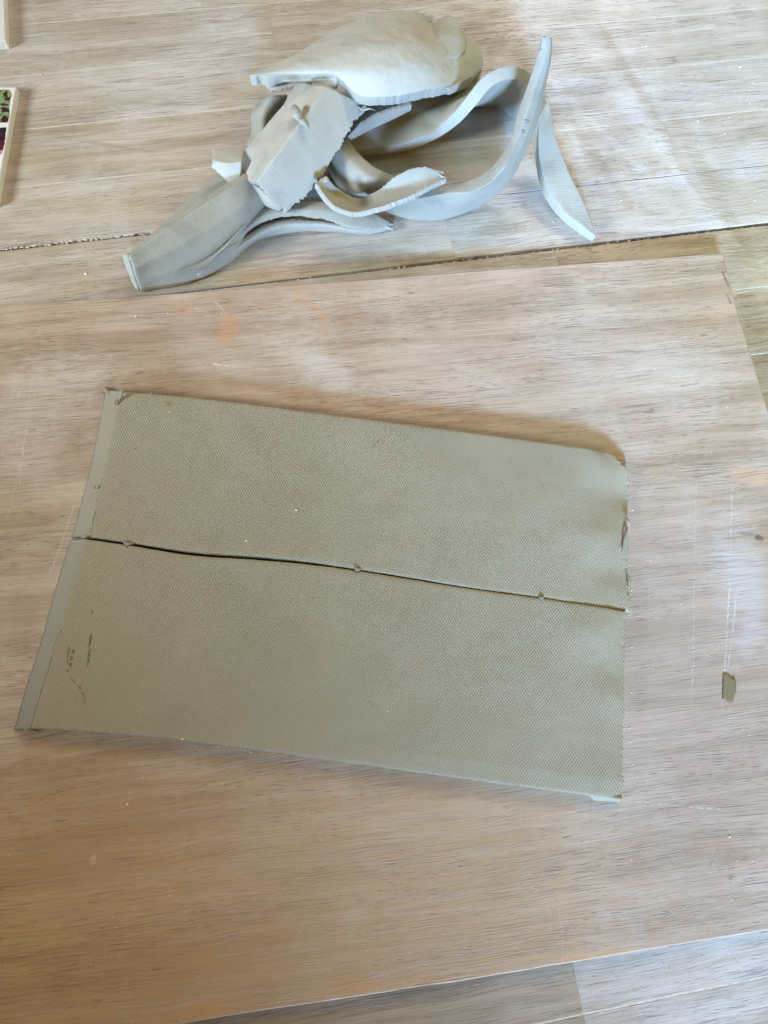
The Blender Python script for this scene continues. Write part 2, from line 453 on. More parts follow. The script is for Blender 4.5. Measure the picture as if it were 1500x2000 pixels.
tsoft = [(P2(1130, 60), P2(1300, 280), .011, (.66, .64, .60), .55), (P2(1200, 170), P2(1420, 470), .015, (.66, .63, .58), .6),
         (P2(1180, 60), P2(1390, 420), .007, (.34, .25, .16), .8), (P2(1320, 230), P2(1470, 520), .012, brown, .85),
         (P2(1110, 230), P2(1230, 400), .008, brown, .85), (P2(940, 20), P2(1250, 330), .006, (.68, .66, .62), .55), (P2(1080, 150), P2(1140, 330), .005, (.68, .66, .62), .5), (P2(1250, 250), P2(1440, 480), .004, (.68, .65, .60), .55), (P2(960, 400), P2(1260, 330), .006, (.70, .68, .66), .5), (P2(860, 0), P2(1180, 110), .009, (.42, .34, .23), .5),
         (P2(60, 255), P2(300, 300), .0035, brown, .5), (P2(1200, 60), P2(1240, 130), .008, (.66, .64, .62), .5),
         (P2(640, 0), P2(760, 30), .012, (.40, .32, .22), .6)]
tstain_shade = [(P2(1120, 300), .016, .007, .4, (.26, .25, .25), .5, 0), (P2(1450, 25), .012, .010, 0, (.22, .18, .16), .5, 0), (P2(1170, 430), .014, .008, 0, (.28, .25, .21), .5, 0),
          (P2(350, 332), .012, .003, .2, (.24, .22, .18), .5, 0), (P2(120, 250), .05, .006, .1, (.40, .31, .21), .6, 0), (P2(300, 60), .12, .010, .0, (.42, .36, .30), .5, 0),
          (P2(80, 310), .10, .012, .1, (.46, .36, .24), .6, 0), (P2(200, 400), .12, .016, .1, (.50, .40, .26), .55, 0), (P2(150, 540), .12, .012, .1, (.30, .23, .16), .55, 0),
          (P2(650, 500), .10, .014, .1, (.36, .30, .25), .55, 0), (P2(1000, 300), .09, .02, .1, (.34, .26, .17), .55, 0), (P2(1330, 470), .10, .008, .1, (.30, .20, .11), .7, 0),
          (P2(1000, 515), .16, .008, .1, (.28, .19, .10), .75, 0), (P2(1480, 640), .05, .03, .1, (.24, .17, .09), .8, 0), (P2(1400, 350), .04, .01, -.6, (.32, .25, .17), .5, 0),  # dark patch right of the board paints the shade there into the wood
          (P2(820, 1940), .03, .006, .2, (.16, .12, .09), .5, 0), (P2(1250, 460), .03, .006, .1, (.30, .22, .14), .5, 0)]
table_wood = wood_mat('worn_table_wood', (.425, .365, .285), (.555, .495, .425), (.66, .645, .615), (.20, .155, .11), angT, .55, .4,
                      tsc, tsoft, tstain_shade, True, 3.0, (.28, .46), .8, 1.45, .75)
filler = NT('dried_clay_joint'); filler_m = filler.done(filler.mix(filler.noise(filler.uv, 300, 3), (.46, .41, .33), (.72, .68, .60)), .85,
                                                          filler.bump(filler.noise(filler.uv, 500, 4), .0006))
darkm = NT('dark_underside'); dark_m = darkm.done((.02, .016, .012), .9)
table = empty('work_table', (0, 0.1, -0.03))
tag(table, 'worn wooden work table of glued staves under the plywood board and the clay', 'table')

def stave(x0, x1, y0, y1, col, k, gapf=None):
    """one stave; x along the grain, y across, worn edges"""
    z0, c = -0.028, .00035
    nxs = 40
    V = []; Fc = []
    prof = [(y0, z0), (y0, -c), (y0+c, 0), ((y0+y1)/2, 0.00012), (y1-c, 0), (y1, -c), (y1, z0)]
    for i in range(nxs+1):
        x = x0+(x1-x0)*i/nxs
        for q, (y, z) in enumerate(prof):
            e = mn.noise(Vector((x*60, y*50, k)))*.00035 if q in (1, 2, 4, 5) else 0
            if gapf: e += gapf(x, q)
            w = dirT*x+nT*(y+e); V.append((w[0], w[1], z))
    m = len(prof)
    for i in range(nxs):
        for q in range(m-1): Fc.append([i*m+q, (i+1)*m+q, (i+1)*m+q+1, i*m+q+1])
    Fc.append(list(range(m))); Fc.append([nxs*m+q for q in range(m)][::-1])
    V = np.array(V)
    o = link('stave', V, Fc, V[:, :2], [table_wood], None, table, smooth=False)
    o.color = (*col, 1)
    return o

ends = {-6: [at(1122, 1950)], -5: [at(1122, 1900)]}
kk = 0
for r in range(-11, 14):
    y0 = yF+r*STW; y1 = y0+STW
    g0 = .0003; g1 = .0003
    xm = float(dirT@at(430, 440)[:2])
    gapf = None
    if r == 0: gapf = lambda x, q: (.0011*sm(x, -.1, .15)+.0003 if q < 3 else (-.0012*sm(x, xm+.08, xm-.05) if q > 3 else 0))
    if r == -1: gapf = lambda x, q: (-.0008*sm(x, -.1, .15)-.0002 if q > 3 else 0)
    if r == 1: gapf = lambda x, q: (.0008*sm(x, xm+.08, xm-.05) if q < 3 else 0)
    rr = random.Random(100+r)
    xs = [-.75]
    x = -.75+rr.uniform(.1, .8)
    while x < .75:
        xs.append(x); x += rr.uniform(.5, .9)
    xs.append(.80)
    # end joint at the lower right, staves darker left of it, bluish right
    yc = (y0+y1)/2
    pe = at(1124, 1905)[:2]
    if yc < float(nT@at(1124, 1860)[:2]):
        xe = float(dirT@pe); xs = [q for q in xs if abs(q-xe) > .2]; xs = sorted(xs+[xe])
    for a, b in zip(xs[:-1], xs[1:]):
        t = rr.uniform(.86, 1.06); w = rr.uniform(-.03, .03)
        col = (t*(1+w), t, t*(1-w*1.5))
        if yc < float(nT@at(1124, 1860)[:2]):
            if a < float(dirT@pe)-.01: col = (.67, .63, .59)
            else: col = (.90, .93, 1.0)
        if r in (-1, -2, -3) and b > .3: col = tuple(q*w_ for q, w_ in zip(col, (.74, .66, .54)))  # shade right of the board put into the stave colour
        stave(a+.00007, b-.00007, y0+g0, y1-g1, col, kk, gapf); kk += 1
V = []
for x, y in ((-.8, -.6), (.85, -.6), (.85, .95), (-.8, .95)):
    w = dirT*x+nT*y; V.append((w[0], w[1], -.0009))
y0, y1 = yF, yE
def flat(name, pts, z, mat, parent): 
    V = np.array([(p[0], p[1], z) for p in pts]); return link(name, V, [list(range(len(V)))], V[:, :2], [mat], None, parent, False)
W_ = lambda x, y: dirT*x+nT*y
flat('joint_filler', [W_(-.8, -.6), W_(.85, -.6), W_(.85, yF-.006), W_(-.8, yF-.006)], -.00014, filler_m, table)
flat('joint_filler', [W_(-.8, yF+.006), W_(.85, yF+.006), W_(.85, yE-.006), W_(-.8, yE-.006)], -.00014, filler_m, table)
flat('joint_filler', [W_(-.8, yE+.006), W_(.85, yE+.006), W_(.85, .95), W_(-.8, .95)], -.00014, filler_m, table)
flat('table_underside', [W_(-.8, -.6), W_(.85, -.6), W_(.85, .95), W_(-.8, .95)], -.029, dark_m, table)

# dried clay packed into the two open joints
def crumbs(name, line_y, xa, xb, n, mat, rmin, rmax, z, parent=None, seed=0, wid=.0008):
    rr = random.Random(seed); import bmesh
    bm = bmesh.new()
    for i in range(n):
        x = rr.uniform(xa, xb); w = W_(x, line_y+rr.uniform(-wid, wid))
        r = rr.uniform(rmin, rmax)*.001
        M = Matrix.Translation((w[0], w[1], z+rr.uniform(-.0006, .0003))) @ Matrix.Rotation(angT+rr.uniform(-.4, .4), 4, 'Z') @ Matrix.Diagonal((r*rr.uniform(1.2, 3.4), r, r*.8, 1))
        g = bmesh.ops.create_icosphere(bm, subdivisions=1, radius=1, matrix=M)
        for v in g['verts']: v.co += Vector((rr.uniform(-1, 1), rr.uniform(-1, 1), rr.uniform(-1, 1)))*r*.25
    me = [tuple(v.co) for v in bm.verts]; fs = [[v.index for v in f.verts] for f in bm.faces]; bm.free()
    V = np.array(me); return link(name, V, fs, V[:, :2], [mat], None, parent)
xE0, xE1 = float(dirT@at(-60, 493)[:2]), float(dirT@at(300, 454)[:2])
a = crumbs('joint_crumbs', yE+.0007, xE0, xE1, 150, filler_m, .35, .8, -.0009, table, 3, .0006); tag(a, kind='stuff')
a = crumbs('joint_crumbs', yF, float(dirT@at(330, 574)[:2]), float(dirT@at(1520, 435)[:2]), 150, filler_m, .25, .6, -.0018, table, 5, .0009); tag(a, kind='stuff')

# ------------------------------------------------------------------ plywood board
BT = 9.0
top_px = [(-330, 620), (0, 597), (700, 547), (1412, 494)]
right_px = [(1437, 594), (1494, 782), (1600, 1130), (1797, 1768)]
bot_px = [(1500, 1816), (1110, 1882), (750, 1939), (350, 2000), (-330, 2100)]
ring = [at(*q, BT)[:2] for q in top_px+right_px+bot_px]
bA, bB = at(0, 597, BT)[:2], at(1412, 494, BT)[:2]
bC, bD = at(350, 2000, BT)[:2], at(1500, 1816, BT)[:2]
angB = .5*(math.atan2(*(bB-bA)[::-1])+math.atan2(*(bD-bC)[::-1]))
Q2 = lambda x, y: at(x, y, BT)[:2]
bpale = (.66, .63, .58); bdark = (.20, .15, .11)
bs = []
for a, b, w, colr, k in [((415, 711), (525, 722), .0006, (.82, .78, .68), 1.0), ((1360, 940), (1352, 1390), .0004, bpale, .8), ((1430, 940), (1424, 1150), .0005, bpale, .8),
                         ((1424, 1150), (1412, 1390), .0006, (.75, .73, .70), .9), ((1290, 905), (1292, 1010), .0004, bdark, .5), ((1366, 912), (1358, 1000), .0004, bdark, .4),
                         ((1180, 893), (1440, 922), .0004, bpale, .7), ((1226, 1203), (1320, 1210), .0004, bpale, .8), ((1215, 1563), (1420, 1583), .0005, bpale, .8),
                         ((40, 760), (5, 890), .0006, bpale, .7), ((62, 745), (35, 960), .0006, bpale, .7), ((145, 985), (100, 1120), .0005, (.62, .55, .42), .9),
                         ((70, 760), (15, 1010), .0004, bpale, .5), ((420, 590), (440, 615), .0007, bpale, .6), ((470, 580), (520, 620), .0006, bpale, .4),
                         ((1155, 1560), (1152, 1640), .0004, bdark, .5), ((1200, 1590), (1195, 1740), .0004, bdark, .3), ((1405, 1650), (1385, 1695), .0005, bdark, .7),
                         ((1090, 1740), (1100, 1880), .0004, bpale, .4), ((525, 1756), (600, 1705), .0009, (.60, .50, .38), .7), ((1420, 1580), (1430, 1780), .0004, bdark, .3),
                         ((780, 1125), (1000, 1160), .0002, bpale, .1), ((60, 1840), (160, 1800), .0006, (.46, .37, .27), .4), ((215, 1870), (240, 1866), .0008, bpale, .5),
                         ((680, 1790), (690, 1890), .0004, (.5, .42, .3), .4), ((560, 1545), (575, 1590), .0004, bpale, .4), ((1440, 1150), (1420, 1330), .0009, (.68, .69, .74), .45)]:
    bs.append((Q2(*a), Q2(*b), w, colr, k*.72))
orange = (.56, .29, .13); film_c = (.62, .58, .53)
bst = [(Q2(443, 645), .008, .014, .0, orange, .75, 0), (Q2(355, 605), .012, .008, -.5, (.52, .31, .17), .6, 0), (Q2(615, 605), .012, .004, -.6, (.50, .30, .17), .65, 0),
       (Q2(1400, 612), .014, .006, .2, (.58, .33, .16), .6, 0), (Q2(1470, 930), .016, .008, -.2, (.58, .36, .22), .75, 0), (Q2(580, 570), .005, .010, .2, orange, .4, 0),
       (Q2(510, 640), .012, .005, .2, (.42, .28, .17), .5, 0), (Q2(620, 640), .010, .008, .4, (.42, .30, .19), .4, 0), (Q2(540, 600), .016, .007, .2, (.46, .32, .20), .45, 0),
       (Q2(700, 620), .008, .008, .4, (.46, .32, .20), .4, 0),
       (Q2(405, 1978), .016, .007, .15, (.50, .24, .08), .75, 0), (Q2(690, 1930), .016, .009, .15, (.55, .27, .09), .8, 0), (Q2(1150, 1870), .040, .004, .16, (.62, .36, .17), .8, 0),
       (Q2(780, 1920), .035, .004, .16, (.55, .28, .10), .7, 0), (Q2(310, 560), .03, .004, .05, (.5, .3, .2), .4, 0),
       (Q2(600, 700), .045, .014, -.35, film_c, .55, 0), (Q2(330, 1760), .26, .085, .15, (.57, .40, .235), .75, 0), (Q2(1330, 1380), .07, .16, .1, (.36, .305, .27), .5, 0), (Q2(640, 740), .03, .012, -.6, film_c, .4, 0), (Q2(1060, 770), .036, .048, .2, (.66, .64, .62), .45, .16),  # wide lower-left patch paints warm brightness in, right one paints brightness down
       (Q2(1450, 1130), .018, .05, .1, (.68, .69, .74), .35, 0), (Q2(1300, 730), .05, .03, .1, film_c, .35, 0), (Q2(70, 800), .05, .04, .3, film_c, .45, 0),
       (Q2(150, 730), .04, .02, .3, film_c, .4, 0), (Q2(250, 1560), .10, .025, .15, (.33, .215, .115), .55, 0), (Q2(480, 1880), .16, .025, .15, (.34, .225, .12), .5, 0),
       (Q2(120, 1680), .05, .014, .15, (.36, .22, .11), .5, 0), (Q2(180, 1690), .020, .014, .15, (.44, .36, .27), .5, 0), (Q2(182, 1678), .0016, .0035, .15, (.60, .53, .42), .7, 0),
       (Q2(515, 1670), .026, .024, .15, (.42, .30, .20), .5, .10), (Q2(660, 1690), .012, .010, .15, (.42, .36, .25), .4, 0), (Q2(760, 1720), .14, .06, .15, (.40, .28, .16), .6, 0),
       (Q2(1482, 1050), .004, .0025, -.3, (.04, .03, .022), 1.0, 0), (Q2(1460, 1043), .006, .0015, .0, (.16, .12, .08), .8, 0), (Q2(1424, 585), .006, .0012, -1.2, (.10, .08, .06), .9, 0),
       (Q2(1417, 545), .008, .0012, -1.25, (.08, .06, .05), .9, 0)]
board_wood = wood_mat('worn_plywood', (.345, .25, .172), (.455, .347, .258), (.62, .565, .505), (.13, .085, .05), angB, .45, .66, bs, (), bst, False, 1.0, (.36, .52), .9, 1.0, .55)
core = NT('plywood_edge'); gz = core.t.nodes.new('ShaderNodeSeparateXYZ'); co = core.t.nodes.new('ShaderNodeTexCoord'); core.put(gz.inputs[0], co.outputs['Object'])
ply = core.rng(core.math('FRACT', core.math('MULTIPLY', gz.outputs[2], 1/.003)), .44, .56)
cc = core.mix(ply, (.52, .40, .27), (.66, .55, .42)); cc = core.mix(core.math('MULTIPLY', core.noise(co.outputs['Object'], 260, 4), .45), cc, (.36, .25, .15))
core_m = core.done(cc, .7, core.bump(core.noise(co.outputs['Object'], 600, 3), .0003))
def smooth_ring(R, step=.012):
    out = []
    for i in range(len(R)):
        a, b = R[i], R[(i+1) % len(R)]; n = max(1, int(np.linalg.norm(b-a)/step))
        for k in range(n): out.append(a+(b-a)*k/n)
    return np.array(out)
rg = smooth_ring(ring); cen = rg.mean(0)
board = empty('plywood_board', (cen[0], cen[1], .0008))
tag(board, 'large worn plywood board with orange stains under the two clay strips', 'board')
lev = [(.0009, 0), (.0084, 0), (.0088, .0002), (.0090, .0007)]
def inset(R, d):
    n = len(R); out = []
    for i in range(n):
        t = R[(i+1) % n]-R[i-1]; t /= np.linalg.norm(t)
        nn = np.array((-t[1], t[0])); 
        if nn@(cen-R[i]) < 0: nn = -nn
        out.append(R[i]+nn*d)
    return np.array(out)
jit = np.array([mn.noise(Vector((p[0]*70, p[1]*70, 3)))*.0004+mn.noise(Vector((p[0]*18, p[1]*18, 8)))*.0006 for p in rg])
rj = np.array([inset(rg, j)[i] for i, j in enumerate(jit)])
V = []; Fc = []
for z, d in lev[:3]: V += [(p[0], p[1], z) for p in inset(rj, d)]
n = len(rg)
for l in range(2):
    for i in range(n): Fc.append([l*n+i, l*n+(i+1) % n, (l+1)*n+(i+1) % n, (l+1)*n+i])
Fc.append(list(range(n))[::-1])
V = np.array(V); link('plywood_core', V, Fc, V[:, :2], [core_m], None, board, False)
V = [(p[0], p[1], .0088) for p in inset(rj, .0002)]+[(p[0], p[1], .0090) for p in inset(rj, .0007)]
Fc = [[i, (i+1) % n, n+(i+1) % n, n+i] for i in range(n)]+[[n+i for i in range(n)]]
V = np.array(V); link('face_veneer', V, Fc, V[:, :2], [board_wood], None, board, False)

# ------------------------------------------------------------------ the two clay strips on the board
ST = BT+9.0
slabU_top = [(236, 765), (330, 772), (400, 779), (500, 791), (600, 804), (750, 823), (900, 842), (1050, 862), (1150, 876), (1192, 881)]
slabU_end = [(1192, 881), (1208, 893), (1228, 924), (1231, 945), (1227, 1000), (1224, 1040), (1222, 1075), (1228, 1110), (1231, 1150), (1232, 1191)]
slabU_bot = [(172, 1047), (250, 1058), (370, 1076), (500, 1086), (600, 1096), (700, 1111), (800, 1127), (900, 1144), (1060, 1167), (1150, 1181), (1228, 1192)]
slabL_top = [(166, 1053), (250, 1065), (370, 1084), (500, 1093), (600, 1102), (700, 1115), (800, 1131), (900, 1147), (1060, 1169), (1150, 1182), (1222, 1193)]
slabL_bot = [(56, 1422), (110, 1424), (200, 1431), (300, 1439), (500, 1463), (700, 1491), (900, 1519), (1050, 1539), (1150, 1552), (1216, 1562)]
def rails_between(A, B, zt, K=7, endx=None):
    a = hermite([at(*p, zt) for p in A], 40); b = hermite([at(*p, zt) for p in B], 40)
    R = []
    e = None if endx is None else hermite([at(*p, zt) for p in endx], K)
    for k in range(K):
        f = k/(K-1); r = a*(1-f)+b*f
        if e is not None:
            d = e[k]-r[-1]; w = np.clip((np.linspace(0, 1, 40)-.88)/.12, 0, 1)**1.5
            r = r+d[None]*w[:, None]
        R.append(r)
    return R
def zU(u, v):
    d = 0
    k = sm(u, .86, 1.0)
    d += -2.4*sm(u, .945, 1.0)
    d += k*2.3*math.exp(-((v-.58)/.11)**2)*(1-sm(u, .96, 1)*.7)
    d += -2.6*k*math.exp(-((v-.30)/.12)**2)
    d += .9*k*math.exp(-((v-.08)/.12)**2)
    d += -.8*sm(u, .78, .95)*math.exp(-((v-1.0)/.13)**2)*(1-sm(u, .97, 1)*.5)
    d += -1.2*k*math.exp(-((v-.80)/.08)**2)
    d += .35*math.sin(u*9+1)*math.sin(v*4)
    return d
def zL(u, v):
    k = sm(u, .80, .97)
    d = 1.0*k*math.exp(-((v-.15)/.10)**2)*math.exp(-((u-.93)/.05)**2) - .8*k*math.exp(-((v-.33)/.12)**2)*math.exp(-((u-.95)/.04)**2)
    d += .9*k*math.exp(-((v-.48)/.10)**2)*math.exp(-((u-.985)/.04)**2)
    d += -1.5*sm(u, .965, 1)+.3*math.sin(u*7+2)*math.sin(v*5+1)
    d += -.5*math.exp(-((v-.10)/.10)**2)*math.exp(-((u-.28)/.05)**2)
    d += -1.0*sm(v, .9, 1.0)*sm(u, .35, .8)
    return d
upper = empty('clay_strip', at(700, 960, BT)); tag(upper, 'canvas textured clay strip nearer the scrap pile, with a torn wavy right end', 'clay strip', 'two clay strips side by side on the board')
lower = empty('clay_strip', at(640, 1310, BT)); tag(lower, 'canvas textured clay strip with brown scuff marks, farther from the scrap pile', 'clay strip', 'two clay strips side by side on the board')
def mk(org, L): return [(at(x0, y0, ST)[:2]-org, at(x1, y1, ST)[:2]-org, w, c, k) for x0, y0, x1, y1, w, c, k in L]
rust = (.36, .14, .06); brn = (.10, .07, .03)
ctU, ctL = at(700, 960, BT)[:2], at(640, 1310, BT)[:2]
mat_u = clay_mat('canvas_clay_rust_speck', marks=mk(ctU, [(323, 786, 335, 788, .0014, rust, .8), (329, 790, 327, 796, .0006, (.12, .09, .06), .8), (736, 866, 743, 853, .0006, (.30, .17, .06), 1), (730, 870, 733, 868, .0005, brn, .8), (672, 860, 678, 872, .0005, brn, .5), (640, 850, 650, 853, .0006, brn, .35), (265, 877, 268, 874, .0008, brn, .5), (238, 996, 241, 997, .0006, brn, .6)]))
mat_l = clay_mat('canvas_clay_brown_scuffs', marks=mk(ctL, [(177, 1240, 172, 1300, .0012, brn, .85), (134, 1265, 131, 1300, .0009, brn, .6), (143, 1268, 137, 1302, .0012, brn, .8), (138, 1296, 134, 1310, .0013, brn, .9), (139, 1325, 155, 1342, .0008, brn, .5), (155, 1342, 163, 1358, .0008, brn, .6), (163, 1358, 165, 1376, .0007, brn, .5), (180, 1194, 181, 1196, .0008, brn, .8), (610, 1168, 615, 1169, .0006, brn, .6), (447, 1141, 450, 1141, .0006, brn, .5), (120, 1230, 118, 1240, .0008, brn, .35), (720, 1370, 735, 1384, .0006, brn, .4)]))
sheet('strip_body', rails_between(slabU_top, slabU_bot, ST, 7, slabU_end), 8.8, 220, 120, (0, 3.0, .25, .12), .35, .5, px=False, zfun=zU, parent=upper, seed=2, drop=lambda u, v: 20, mats=[mat_u, cut_clay])
sheet('strip_body', rails_between(slabL_top, slabL_bot, ST, 7), 8.8, 220, 130, (0, 1.5, .15, .4), .3, .55, px=False, zfun=zL, parent=lower, seed=5, drop=lambda u, v: 20, mats=[mat_l, cut_clay])
# keep the strips' undersides on the board
for o in list(upper.children)+list(lower.children):
    off = o.parent.location.z
    for v in o.data.vertices:
        if v.co.z+off < .0092: v.co.z = .0092-off

# mitred left ends
def mitre(parent, inner, outer, seed):
    R = [[at(*p, ST-.12) for p in inner], [at(*p, BT+.25) for p in outer]]
    a = hermite(R[0], 60); b = hermite(R[1], 60)
    V = []; UV = []
    per = np.concatenate([[0], np.cumsum(np.linalg.norm(np.diff(a, axis=0), axis=1))])
    nv = 9
    for i in range(60):
        for j in range(nv):
            f = j/(nv-1); p = a[i]*(1-f)+b[i]*f
            p = p+np.array((-.7, .2, .7))*.0006*math.sin(f*math.pi)*(mn.noise(Vector((i*.09, f*1.5, seed)))-.1)
            if j == 0: p = p+np.array((1, 0, -.12))*(.0006*mn.noise(Vector((i*.28, 7, seed)))+.0004*mn.noise(Vector((i*.9, 3, seed))))
            if j == nv-1: p = p+np.array((-1, 0, 0))*.0005*mn.noise(Vector((i*.35, 2, seed)))
            V.append(p); UV.append((f*.012, per[i]))
    m = len(V)
    for i in range(60): q = V[i*nv+nv-1].copy(); q[2] = .0092; V.append(q+np.array((.004, 0, 0))); UV.append((0, per[i]))
    Fc = [[i*nv+j, i*nv+j+1, (i+1)*nv+j+1, (i+1)*nv+j] for i in range(59) for j in range(nv-1)]
    Fc += [[i*nv+nv-1, m+i, m+i+1, (i+1)*nv+nv-1] for i in range(59)]
    for e in (0, 59):
        V.append(V[m+e]+np.array((.010, 0, 0))); UV.append((0, 0)); 
        L = [e*nv+j for j in range(nv)]+[m+e, len(V)-1]
        Fc.append(L if e == 0 else L[::-1])
    link('mitred_edge', V, Fc, UV, [cut_clay], None, parent)
mitre(upper, [(239, 765), (175, 1047)], [(206, 763), (199, 800), (186, 870), (163, 965), (140, 1050)], 1)
mitre(lower, [(169, 1053), (59, 1422)], [(137, 1056), (108, 1150), (84, 1240), (52, 1340), (28, 1424)], 4)

def burr(parent, pts, r, name='burr'): return tube(name, pts, r, cut_clay, parent)
burr(upper, [(238, 758, ST+5), (237, 770, ST+3), (233, 780, ST+1), (228, 790, ST)], [.5, 1.3, 1.1, .5])
burr(upper, [(226, 792, ST), (223, 786, ST+1), (229, 781, ST+1.5)], [.5, 1.0, .5])
burr(upper, [(201, 757, BT+1), (207, 762, BT+2), (213, 768, BT+2)], [.5, 1.5, .8])
burr(upper, [(178, 955, ST), (184, 953, ST+.8), (187, 948, ST)], [.4, .9, .4])
burr(upper, [(240, 1058, ST-.4), (250, 1062, ST+.6), (261, 1061, ST-.4)], [.5, 1.3, .5])
burr(upper, [(158, 1050, ST-1), (168, 1048, ST+.4), (175, 1047, ST)], [.4, .9, .4])
burr(upper, [(692, 1105, ST+.6), (697, 1112, ST+1.0), (706, 1111, ST)], [.6, 1.2, .6])
burr(upper, [(1052, 1165, ST-.5), (1058, 1168, ST+.5), (1062, 1166, ST)], [.5, 1.1, .5])
burr(lower, [(42, 1428, BT+1.5), (50, 1424, BT+5), (60, 1422, ST-1)], [.4, .8, .4])
burr(lower, [(355, 1444, ST-.5), (357, 1442, ST+.3)], [.4, .6])
# torn flap on the upper strip's right end
sheet('torn_flap', [[(1226, 1034, ST-1.5), (1214, 1062, ST-1), (1204, 1078, ST-1.2)], [(1229, 1060, ST-3), (1228, 1085, ST-3.5), (1226, 1102, ST-4)]], 2.5, 24, 8, (.5, .6, .5, .5), .4, .3, mats=[cut_clay, cut_clay], parent=upper, seed=3)
tube('burr', [(1222, 1010, ST-1), (1228, 1018, ST), (1229, 1030, ST-1.5)], [.5, 1.1, .5], cut_clay, upper)
tube('burr', [(1216, 1075, ST-.5), (1222, 1045, ST+.2), (1226, 1030, ST-1)], [.4, .8, .5], canvas_clay, upper)
tube('burr', [(1225, 1120, ST-3), (1229, 1135, ST-3), (1228, 1150, ST-3.5)], [.6, 1.3, .5], canvas_clay, upper)
sheet('torn_flap', [[(1150, 1553, ST-2), (1185, 1558, ST-2), (1214, 1562, ST-1.8)], [(1160, 1564, BT+3), (1188, 1565, BT+2), (1210, 1568, BT+1)]], 2, 20, 6, (.2, .4, 0, .3), .3, .2, mats=[cut_clay, cut_clay], parent=lower, seed=8)

# ------------------------------------------------------------------ scraps of clay
G_ = 'clay offcuts in the heap on the table'
CLAY_SLAB = CLAY; CLAY = DRY
def scrap(label, px, py):
    o = empty('clay_scrap', at(px, py, 0)); return tag(o, label, 'clay scrap', G_)

# block-like bent strip at the lower left
s = scrap('thick bent strip with a blunt end, lowest left piece of the heap', 350, 470)
sheet('folded_sheet', [[(246, 499, 26), (300, 450, 4), (360, 395, 2), (416, 341, 2), (430, 328, 2)],
                 [(253, 499, 34), (320, 449, 37), (396, 398, 39), (468, 352, 40), (490, 336, 36)],
                 [(262, 526, 26), (342, 484, 30), (424, 436, 32), (494, 386, 32), (520, 366, 26)],
                 [(268, 550, 13), (356, 520, 18), (435, 466, 24), (502, 408, 25), (530, 386, 20)],
                 [(275, 572, 1.5), (384, 548, 2), (446, 512, 6), (494, 440, 14), (530, 405, 10)]], 7, 110, 40, (.5, .6, .5, .9), .5, .8, parent=s, seed=11, lin=.95)
sheet('torn_lip', [[(238, 500, 24), (247, 525, 17), (262, 562, 4)], [(247, 497, 29), (256, 525, 21), (271, 570, 3)]], 3, 24, 8, (.6, .6, .9, .3), .4, .3, mats=[dry_cut, dry_cut], parent=s, seed=12)
tube('crease', [(352, 531, 17), (400, 513, 19), (442, 480, 22), (478, 438, 24)], [.15, .7, .8, .2], dry_canvas, s)
tube('crease', [(420, 472, 24), (450, 447, 26), (478, 415, 28)], [.1, .45, .1], dry_canvas, s)

# two long ribbons along the front
s = scrap('long ribbon with a serrated edge running out from under the wide pleated strip', 600, 430)
sheet('ribbon', [[(400, 520, 10), (470, 450, 17), (515, 405, 20), (590, 392, 20), (655, 396, 18), (720, 412, 13), (772, 438, 5)],
                 [(382, 524, 11), (450, 470, 16), (500, 428, 21), (600, 408, 22), (640, 410, 20), (712, 428, 13), (770, 440, 5)],
                 [(362, 528, 12), (425, 494, 14), (480, 450, 19), (515, 432, 20), (620, 424, 18), (700, 444, 12), (768, 443, 4)]], 4.5, 190, 16, (0, .5, .3, 1.1), .5, .5, parent=s, seed=13)
s = scrap('smooth narrow ribbon lying flat on the table along the front of the heap', 600, 450)
sheet('ribbon', [[(380, 530, 8), (440, 492, 10), (485, 455, 12), (515, 436, 13), (620, 430, 12), (700, 443, 9), (765, 440, 5)],
                 [(385, 538, 7), (440, 505, 9), (495, 466, 12), (530, 448, 13), (620, 440, 11), (700, 451, 8), (768, 442, 5)],
                 [(395, 545, 2), (445, 518, 2), (503, 472, 3), (555, 458, 3), (640, 454, 2), (735, 457, 2), (772, 445, 2)]], 5, 160, 16, (0, .8, .2, .5), .5, .9, mats=[dry_cut, dry_cut], parent=s, seed=14)
tube('torn_tip', [(752, 440, 6), (764, 446, 5), (774, 436, 4)], [1.0, 1.2, .5], dry_cut, s)
tube('torn_tip', [(760, 446, 4), (770, 441, 4), (776, 443, 3)], [.5, .9, .3], dry_cut, s)

# bits behind
s = scrap('short curled piece standing behind the pleated strip on the left of the heap', 510, 230)
sheet('curled_sheet', [[(506, 192, 28), (488, 226, 20), (491, 252, 12), (479, 283, 5)], [(528, 189, 36), (514, 222, 30), (512, 255, 22), (498, 285, 12)], [(562, 188, 30), (552, 222, 22), (538, 255, 14), (520, 290, 6)]],
      5, 50, 18, (.7, .4, .9, 0), .5, .6, parent=s, seed=15)

# S shaped ribbon: lies flat at the left, its front edge lifts into an arch at the right
s = scrap('long S shaped ribbon inside the loop, arching up beside the tall tip', 830, 230)
sheet('ribbon', [[(650, 290, 8), (700, 290, 11), (755, 285, 12), (800, 276, 14), (850, 252, 22), (887, 219, 33), (913, 187, 44), (940, 153, 52), (967, 135, 55), (1000, 129, 54), (1033, 141, 46), (1050, 165, 34), (1056, 190, 24)],
                 [(640, 262, 12), (710, 240, 14), (775, 228, 15), (815, 215, 17), (858, 205, 19), (888, 196, 21), (915, 186, 24), (943, 172, 28), (967, 162, 29), (997, 163, 28), (1026, 182, 23), (1040, 204, 17), (1046, 225, 12)],
                 [(625, 240, 12), (715, 205, 13), (790, 195, 12), (845, 188, 9), (885, 183, 6), (915, 182, 4), (945, 186, 3), (967, 187, 3), (990, 195, 3), (1010, 210, 3), (1026, 230, 3), (1034, 250, 3), (1038, 262, 3)]],
      9.5, 150, 22, (0, 0, .1, .2), .35, .4, parent=s, seed=16)

